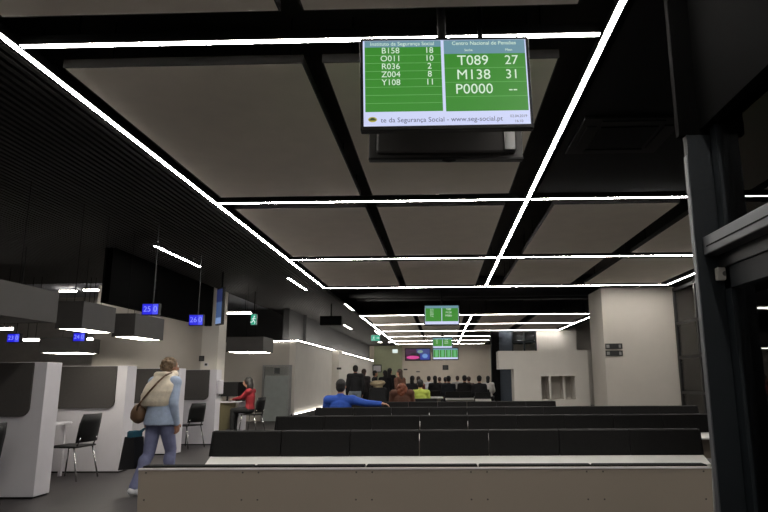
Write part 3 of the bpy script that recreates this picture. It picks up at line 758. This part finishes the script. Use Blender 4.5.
# ================================================================ PEOPLE
SKIN = mat('skin', (176, 128, 104), .55, var=.04, scale=20)
def M_(n, c, r=.85): return mat(n, c, r, var=.12, scale=14, bump=.25, bscale=40)
HAIRS = {'black': M_('hair_black', (22, 19, 18), .6), 'brown': M_('hair_brown', (52, 36, 27), .6), 'grey': mat('hair_sandy', (112, 92, 70), .7, var=.35, scale=30, bump=.4, bscale=60), 'red': M_('hair_auburn', (110, 55, 28), .6)}
def V(*a): return Vector(a)
def person(label, loc, rz, J, top, legs, hair='black', voxel=.022, sc_=1, shoes=(20, 20, 22), fingers=False, hairlen=0, extra=None, group=None, skirt=False, skin=None, lean=0):
    """J: joints in local metres (facing +Y)."""
    t = T('person', label, 'person', loc, rz, group); t.scale = (sc_,)*3
    sk = skin or SKIN
    hd, nk, chest, pel = J['head'], J['neck'], J['chest'], J['pelvis']
    hr = Matrix.Rotation(J.get('headturn', 0), 3, 'Z')
    def headpt(x, y, z): return hd + hr @ V(x, y, z)
    def body(mb, g=0, parts_=('head', 'torso', 'arms', 'hands', 'legs', 'feet')):
        if 'head' in parts_:
            mb.ball(hd+V(0, 0, .015), .074, .088, .095, rot=hr); mb.ball(headpt(0, .025, -.045), .055, .062, .07, rot=hr)
            mb.cap(headpt(0, .09, -.005), headpt(0, .108, -.03), .012, .014)      # nose
            for s in (-1, 1): mb.ball(headpt(s*.076, -.005, -.01), .01, .02, .03, rot=hr)
            mb.ball(headpt(0, .088, -.062), .022, .01, .009, rot=hr)              # lips
            mb.cap(nk-V(0, 0, .04), hd-V(0, .01, .06), .055, .05)
        if 'torso' in parts_:
            a, b_ = pel, chest
            for k in range(9):
                f = k/8; c_ = a.lerp(b_, f)
                rx = [.165, .16, .148, .142, .146, .155, .165, .17, .165][k]+g; ry = [.115, .108, .1, .098, .1, .106, .11, .108, .1][k]+g
                rot = Matrix.Rotation(J.get('twist', 0)*f, 3, 'Z')
                mb.ball(c_, rx, ry, .09+g, rot=rot)
            mb.cap(J['shL'], J['shR'], .066+g, .066+g); mb.cap(chest, nk, .085+g, .058+g*.6)
        for s in 'LR':
            if 'arms' in parts_:
                mb.cap(J['sh'+s], J['el'+s], .056+g, .042+g); mb.cap(J['el'+s], J['wr'+s], .042+g, .028+g)
            if 'hands' in parts_:
                w_, e = J['wr'+s], J['el'+s]; d_ = J.get('hd'+s) or (w_-e).normalized(); side = 1 if s == 'R' else -1
                # palm
                lat = d_.cross(V(0, 0, 1)); lat = lat if lat.length > .3 else V(0, 1, 0)
                if abs(d_.z) > .7: lat = V(0, 1, 0)
                lat = (lat - d_*lat.dot(d_)).normalized(); nrm = d_.cross(lat).normalized()
                inward = -nrm if nrm.x*side > 0 else nrm
                mb.cap(w_, w_+d_*.03, .027, .03)
                for k in range(3): mb.cap(w_+d_*.02+lat*(k-1)*.018, w_+d_*.085+lat*(k-1)*.024, .016, .014)
                if fingers:
                    for k, L in enumerate((.068, .078, .073, .058)):
                        b0 = w_+d_*.085+lat*(1.5-k)*.021
                        b1 = b0+(d_*.9+inward*.3).normalized()*L*.5; b2 = b1+(d_*.6+inward*.8).normalized()*L*.5
                        mb.cap(b0, b1, .0095, .0088); mb.cap(b1, b2, .0088, .0075)
                    q0 = w_+d_*.03+lat*.03; q1 = q0+(d_*.6+lat*.8).normalized()*.035; q2 = q1+(d_*.95+lat*.1+inward*.3).normalized()*.032
                    mb.cap(q0, q1, .012, .0105); mb.cap(q1, q2, .0105, .0085)
                else:
                    for k, L in enumerate((.06, .07, .066, .05)):
                        b0 = w_+d_*.085+lat*(1.5-k)*.021; mb.cap(b0, b0+(d_+inward*.5).normalized()*L, .011, .009)
                    mb.cap(w_+d_*.03+lat*.03, w_+d_*.07+lat*.06, .013, .011)
            if 'legs' in parts_:
                mb.cap(J['hp'+s], J['kn'+s], .088+g, .058+g); mb.cap(J['kn'+s], J['an'+s], .056+g, .04+g*1.2)
                kn, an = J['kn'+s], J['an'+s]; mb.ball(kn.lerp(an, .28)+V(0, -.012, 0), .058+g, .06+g, .1)
            if 'feet' in parts_:
                fd = J.get('ft'+s) or V(0, 1, 0); an = J['an'+s]
                mb.cap(an, an+V(0, 0, -.045), .038+g, .04+g); mb.cap(an+V(0, 0, -.05)-fd*.03, an+V(0, 0, -.06)+fd*.13, .036+g, .03+g)
        return mb
    bd = remesh(body(MB()), voxel*.9, 'body', sk, t, 3)
    remesh(body(MB(), .014, ('torso', 'arms')), voxel, 'shirt', top, t, 3)
    if legs is not None:
        l = body(MB(), .012, ('legs',)); l.ball(pel+V(0, 0, -.03), .18, .13, .11); l.cap(J['hpL'], J['hpR'], .1)
        remesh(l, voxel, 'trousers', legs, t, 3)
    remesh(body(MB(), .008, ('feet',)), voxel*.8, 'shoes', mat('shoe_%d_%d_%d' % shoes, shoes, .6), t, 2)
    hm = MB(); hm.ball(hd+V(0, 0, .03)+hr@V(0, -.014, 0), .084, .092, .092, rot=hr)
    hm.ball(headpt(0, -.035, -.02), .078, .065, .075, rot=hr)
    if hairlen: hm.ball(headpt(0, -.055, -.05-hairlen*.5), .075, .05, .06+hairlen*.6, rot=hr)
    remesh(hm, voxel*.8, 'hair', HAIRS[hair], t, 2)
    if fingers:
        for s in (-1, 1):
            o = part('eye', MB().ball(headpt(s*.032, .082, .005), .012, n=10), mat('eye_white', (225, 222, 215), .3), t, smooth=True)
            part('iris', MB().ball(headpt(s*.032, .0925, .005), .0055, .003, .0055, n=8), BLACKG, o, smooth=True)
    return t
def stand(lw=0, arm=0):
    return dict(head=V(0, .02, 1.60), neck=V(0, 0, 1.45), chest=V(0, 0, 1.30), pelvis=V(0, 0, .97), shL=V(-.18, 0, 1.40), shR=V(.18, 0, 1.40),
        elL=V(-.24, -.03, 1.13), elR=V(.24, -.03, 1.13), wrL=V(-.23, .06, .88), wrR=V(.23, .06, .88),
        hpL=V(-.09, 0, .92), hpR=V(.09, 0, .92), knL=V(-.1, .02, .50), knR=V(.1, .02, .50), anL=V(-.1, 0, .095), anR=V(.1, 0, .095))
def sit(s=.47, up=0):
    z = s+.1
    return dict(head=V(0, .0, z+.72), neck=V(0, -.02, z+.56), chest=V(0, -.02, z+.40), pelvis=V(0, -.02, z+.04), shL=V(-.18, -.02, z+.50), shR=V(.18, -.02, z+.50),
        elL=V(-.23, .03, z+.24), elR=V(.23, .03, z+.24), wrL=V(-.13, .24, z+.16), wrR=V(.13, .24, z+.16),
        hpL=V(-.09, 0, z), hpR=V(.09, 0, z), knL=V(-.11, .42, z), knR=V(.11, .42, z), anL=V(-.11, .42, .095), anR=V(.11, .42, .095))

# --- the walking woman
wl = at(160, 440, Y=7.75)
J = dict(head=V(.01, .07, 1.495), headturn=-.25, neck=V(0, .03, 1.35), chest=V(0, .01, 1.21), pelvis=V(0, -.02, .90), twist=.1,
    shL=V(-.165, .0, 1.30), shR=V(.165, .02, 1.30), elL=V(-.235, -.05, 1.06), elR=V(.215, -.03, 1.05), wrL=V(-.25, .0, .84), wrR=V(.195, .05, .82),
    hpL=V(-.085, -.02, .86), hpR=V(.085, -.02, .86), knL=V(-.10, -.06, .47), knR=V(.06, .12, .50), anL=V(-.13, -.22, .105), anR=V(.05, .12, .10), ftL=V(0, .97, -.15))
JEAN = M_('lavender_jeans', (120, 124, 158)); SHIRTB = M_('pale_blue_shirt', (165, 180, 205))
wo = person('woman walking away in pale blue shirt and jeans with cream scarf over her shoulders', (wl.x, 7.75, 0), math.radians(-24), J, SHIRTB, JEAN, 'grey', voxel=.0095, shoes=(215, 215, 220), fingers=True)
# loose shirt hem + scarf
hb = MB()
for k in range(60):
    an = random.uniform(0, 2*PI); el = random.uniform(-.5, 1.3)
    yy = math.sin(an)*math.cos(el)
    if yy > .35 and el < .6: continue
    v_ = V(.078*math.cos(an)*math.cos(el), .08*yy-.022, .085*math.sin(el)+.012)
    hb.ball(J['head']+Matrix.Rotation(-.25, 3, 'Z')@v_, random.uniform(.02, .034))
hb.ball(J['head']+V(0, -.02, .02), .085, .09, .09)
remesh(hb, .0075, 'hair_locks', HAIRS['grey'], wo, 1)
hm = MB(); hm.rings([(0, -.02, .80, .205, .165), (0, -.02, .88, .2, .16), (0, -.01, 1.0, .185, .145), (0, 0, 1.12, .18, .14), (0, 0, 1.2, .17, .13)], 24)
remesh(hm, .012, 'shirt_hem', SHIRTB, wo, 3)
scf = MB(); scf.rings([(-.04, -.05, 1.02, .2, .135), (-.04, -.05, 1.08, .225, .155), (-.02, -.03, 1.2, .235, .165), (-.01, -.01, 1.28, .225, .15), (0, .01, 1.36, .15, .12), (0, .03, 1.43, .095, .09)], 26)
scf.cap((-.19, -.1, 1.14), (-.2, -.1, .99), .055, .035); scf.cap((.06, -.12, 1.12), (.1, -.12, 1.05), .04, .03)
scf.cap((-.08, .08, 1.40), (.08, .08, 1.40), .05); scf.cap((-.07, -.05, 1.39), (.07, -.05, 1.39), .045)
remesh(scf, .011, 'scarf', M_('cream_scarf', (222, 210, 190)), wo, 3)
# shoulder bag (thing) held by her, hand bags
bt = T('shoulder_bag', 'brown shoulder bag on the walking woman\'s left hip', 'bag', (wl.x, 7.75, 0), math.radians(-24))
BR = M_('brown_leather', (104, 78, 56), .6)
b = MB(); b.ball((-.245, -.13, .93), .10, .085, .12); b.box(-.33, -.17, -.2, -.06, .85, .98, .03)
remesh(b, .014, 'bag_body', BR, bt, 3)
st = MB(); pts = [(.14, -.02, 1.42), (.13, -.11, 1.385), (.08, -.175, 1.30), (0, -.21, 1.2), (-.09, -.225, 1.1), (-.17, -.22, 1.02), (-.23, -.17, .95)]
for a, c_ in zip(pts, pts[1:]): st.tube(a, c_, .011, n=8)
part('strap', st, BR, bt, smooth=True)
bt2 = T('carrier_bag', 'black carrier bag hanging from the walking woman\'s left hand', 'bag', (wl.x, 7.75, 0), math.radians(-24))
b = MB(); b.prism([(-.37, .66), (-.21, .66), (-.17, .30), (-.44, .27)], 'y', -.2, -.06)
part('bag_body', b, M_('black_bag', (15, 16, 20), .5), bt2)
part('bag_handle', MB().tube((-.34, -.12, .66), (-.255, 0, .76), .008).tube((-.24, -.12, .66), (-.255, 0, .76), .008), M_('teal_cloth', (38, 92, 112)), bt2, smooth=True)
part('teal_cloth', MB().box(-.345, -.225, -.2, -.06, .63, .73, .02), M_('teal_cloth', (38, 92, 112)), bt2, label='teal cloth folded over the bag')

# --- blue man on bench D
bl = at(341, 400, Y=10.25)
J = sit(.47); J['head'] = V(.0, .02, 1.215); J['neck'] = V(0, 0, 1.06); J['chest'] = V(0, 0, .93)
J['shL'] = V(-.20, 0, 1.0); J['shR'] = V(.20, 0, 1.0); J['elR'] = V(.42, -.12, .955); J['wrR'] = V(.66, -.2, .945); J['hdR'] = V(1, -.03, -.05)
J['elL'] = V(-.27, .06, .78)
person('man in a blue jumper sitting on the fourth bench, arm stretched along the backrest', (bl.x, 10.2, 0), 0, J, M_('royal_blue_jumper', (44, 84, 178)), M_('dark_trousers', (28, 28, 32)), 'black', voxel=.0105, fingers=True)

# --- person in red at staff desk
pr = at(249.5, 400, Y=16.75)
J = sit(.47); J['head'] = V(0, .1, 1.31); J['neck'] = V(0, .03, 1.17); J['elR'] = V(.2, .15, .9); J['wrR'] = V(.12, .4, .86); J['elL'] = V(-.2, .15, .9); J['wrL'] = V(-.12, .4, .86)
person('woman with long dark hair and red top sitting at the staff desk', (pr.x, 16.75, 0), PI/2-.1, J, M_('red_top', (120, 18, 28)), M_('black_trousers', (18, 18, 20)), 'black', voxel=.018, hairlen=.3, sc_=.97)

hb = MB(); hx = bpy.data.objects['person.002']
hb.ball((0, .05, 1.34), .11, .12, .12); hb.ball((0, .0, 1.22), .11, .09, .16); hb.ball((0, -.03, 1.1), .09, .06, .12)
remesh(hb, .016, 'long_hair', HAIRS['black'], hx, 2)
# --- standing people by the corridor
sp = at(355, 400, Y=19.2)
person('man standing with his back turned in black jacket and grey jeans', (sp.x, 19.2, 0), .2, stand(), M_('black_jacket', (17, 17, 20)), M_('grey_jeans', (120, 130, 138)), 'black', voxel=.018, sc_=1.02)
sp = at(363.5, 400, Y=20.6)
person('person in dark coat standing right of the man in grey jeans', (sp.x, 20.6, 0), -.4, stand(), M_('dark_coat', (38, 33, 34)), M_('black_trousers', (18, 18, 20)), 'brown', voxel=.02, sc_=.97, hairlen=.1)
sp = at(374.5, 400, Y=21.9)
ps = person('person in black bending over a beige bundle, left of the far screens', (sp.x, 21.9, 0), -PI/2+.3, stand(), M_('black_coat', (20, 19, 22)), M_('black_trousers', (18, 18, 20)), 'black', voxel=.02, sc_=.95)
t = T('baby_carriage', 'dark pram with beige bundle beside the standing people', 'pram', (at(378, 400, Y=19.4).x, 19.4, 0), .1)
part('basket', MB().box(-.28, .28, -.25, .25, .6, 1.08, .08), M_('pram_black', (18, 18, 20)), t)
b = MB(); b.ball((-.06, -.05, 1.2), .2, .18, .09); b.ball((.08, 0, 1.22), .15, .18, .08); b.ball((0, 0, 1.1), .15, .16, .1); remesh(b, .025, 'blanket', M_('beige_blanket', (170, 155, 125)), t, 3)
for s_ in (-1, 1):
    part('frame_bar', MB().cap((s_*.25, -.3, .2), (s_*.25, .25, .6), .015).cap((s_*.25, .3, .2), (s_*.25, -.2, .6), .015), ALU, t)
    for y in (-.32, .32): part('wheel', MB().tube((s_*.27-.02, y, .15), (s_*.27+.02, y, .15), .15, n=20), PLAST, t, smooth=False)
for k, (px, Y, a) in enumerate([(385, 21.5, .95), (389.5, 22.4, 1.0)]):
    sp = at(px, 400, Y=Y)
    person(['person in black coat standing close to a second one beside the greenish wall, left one', 'person in black coat standing beside the greenish wall, right one'][k], (sp.x, Y, 0), .5-k, stand(), M_('black_coat', (20, 19, 22)), M_('black_trousers', (18, 18, 20)), 'black', voxel=.022, sc_=a, hairlen=.12)
p = at(377, 371, Y=24)
t = T('notice_board', 'white notice on a stand behind the standing people', 'sign', (p.x, 24, 0))
part('board', MB().box(-.14, .14, 0, .03, p.z-.02, p.z+.2, .004), LAM, t); part('frame', MB().box(-.17, .17, .03, .05, p.z-.05, p.z+.24), BLACKG, t)
part('post', MB().tube((0, .04, 0), (0, .04, p.z), .02).box(-.2, .2, -.15, .2, 0, .02), BLACKG, t)

# --- brown-haired group in the middle
sp = at(400, 400, Y=16.9)
person('person in brown coat standing behind the auburn-haired seated one', (sp.x, 16.9, 0), 1.1, stand(), M_('brown_coat', (92, 58, 42)), M_('dark_trousers', (28, 28, 32)), 'brown', voxel=.02, sc_=.93, hairlen=.15)
sp = at(402, 400, Y=12.6)
J = sit(.47); J['head'] = V(0, .0, 1.10); J['neck'] = V(0, -.02, .97)
au = person('seated person with bushy auburn hair on the fifth bench', (sp.x, 12.62, 0), 0, J, M_('rust_top', (80, 48, 34)), M_('dark_trousers', (28, 28, 32)), 'red', voxel=.018, sc_=.98, hairlen=.1)
b = MB()
for k in range(26):
    an = k*2.4; zz = -.08+.2*((k*7) % 26)/26; rr = .075*math.sqrt(max(.1, 1-(zz/.16)**2))
    b.ball((rr*math.cos(an), -.02+rr*math.sin(an)*.7-.02, 1.115+zz), .045)
remesh(b, .014, 'curls', HAIRS['red'], au, 1)
sp = at(420.5, 400, Y=14.6)
person('child in a bright yellow-green jacket seated right of the auburn hair', (sp.x, 14.55, 0), 0, sit(.56), M_('neon_jacket', (165, 178, 75)), M_('dark_trousers', (28, 28, 32)), 'black', voxel=.018, sc_=.88)
bench(14.15, 413, 437, 'short bench under the child in the yellow-green jacket', detail=False)
# --- seated crowd far back
crowd = [(412.5, 22.3, 'black', (40, 38, 42), 'dark grey'), (418.5, 24.0, 'brown', (120, 70, 70), 'dusky pink'), (429, 26.0, 'black', (200, 200, 205), 'white'), (435, 24.0, 'black', (24, 24, 28), 'black'),
    (439.5, 27.8, 'brown', (70, 55, 48), 'brown'), (445.5, 26.0, 'black', (40, 42, 46), 'dark grey'), (448.5, 22.0, 'black', (30, 34, 40), 'navy'), (457.5, 27.8, 'brown', (150, 148, 145), 'light grey'),
    (464.5, 22.0, 'black', (28, 26, 28), 'black'), (468.8, 26.0, 'brown', (88, 66, 60), 'maroon'), (479.5, 20.8, 'black', (26, 26, 30), 'black'), (488.2, 26.0, 'black', (205, 200, 195), 'cream')]
pos_w = ['leftmost of the seated crowd', 'second from the left in the seated crowd', 'left of the one in black', 'right of the one in white', 'just left of the far wall sign', 'right below the dark wall sign', 'right of the wall sign',
    'in the middle of the crowd', 'right of the one in light grey', 'fourth from the black pillar', 'in front, second from the black pillar', 'next to the black pillar']
for (px, Y, hr_, c_, cn), w_ in zip(crowd, pos_w):
    sp = at(px, 385, Y=Y)
    person(f'seated person in {cn} top, {w_}', (sp.x, Y, 0), random.uniform(-.4, .4), sit(.47), M_('top_%d_%d_%d' % c_, c_), M_('dark_trousers', (28, 28, 32)), hr_, voxel=.03, sc_=random.uniform(1.0, 1.04), hairlen=random.choice([0, 0, .1]), group='seated crowd in front of the far wall')

# ================================================================ world & view
w = bpy.data.worlds.new('world'); S.world = w; w.use_nodes = True
w.node_tree.nodes['Background'].inputs[0].default_value = (.05, .06, .08, 1); w.node_tree.nodes['Background'].inputs[1].default_value = .1
S.view_settings.view_transform = 'Standard'; S.view_settings.look = 'None'; S.view_settings.exposure = 0; S.view_settings.gamma = 1
S.view_settings.use_curve_mapping = False
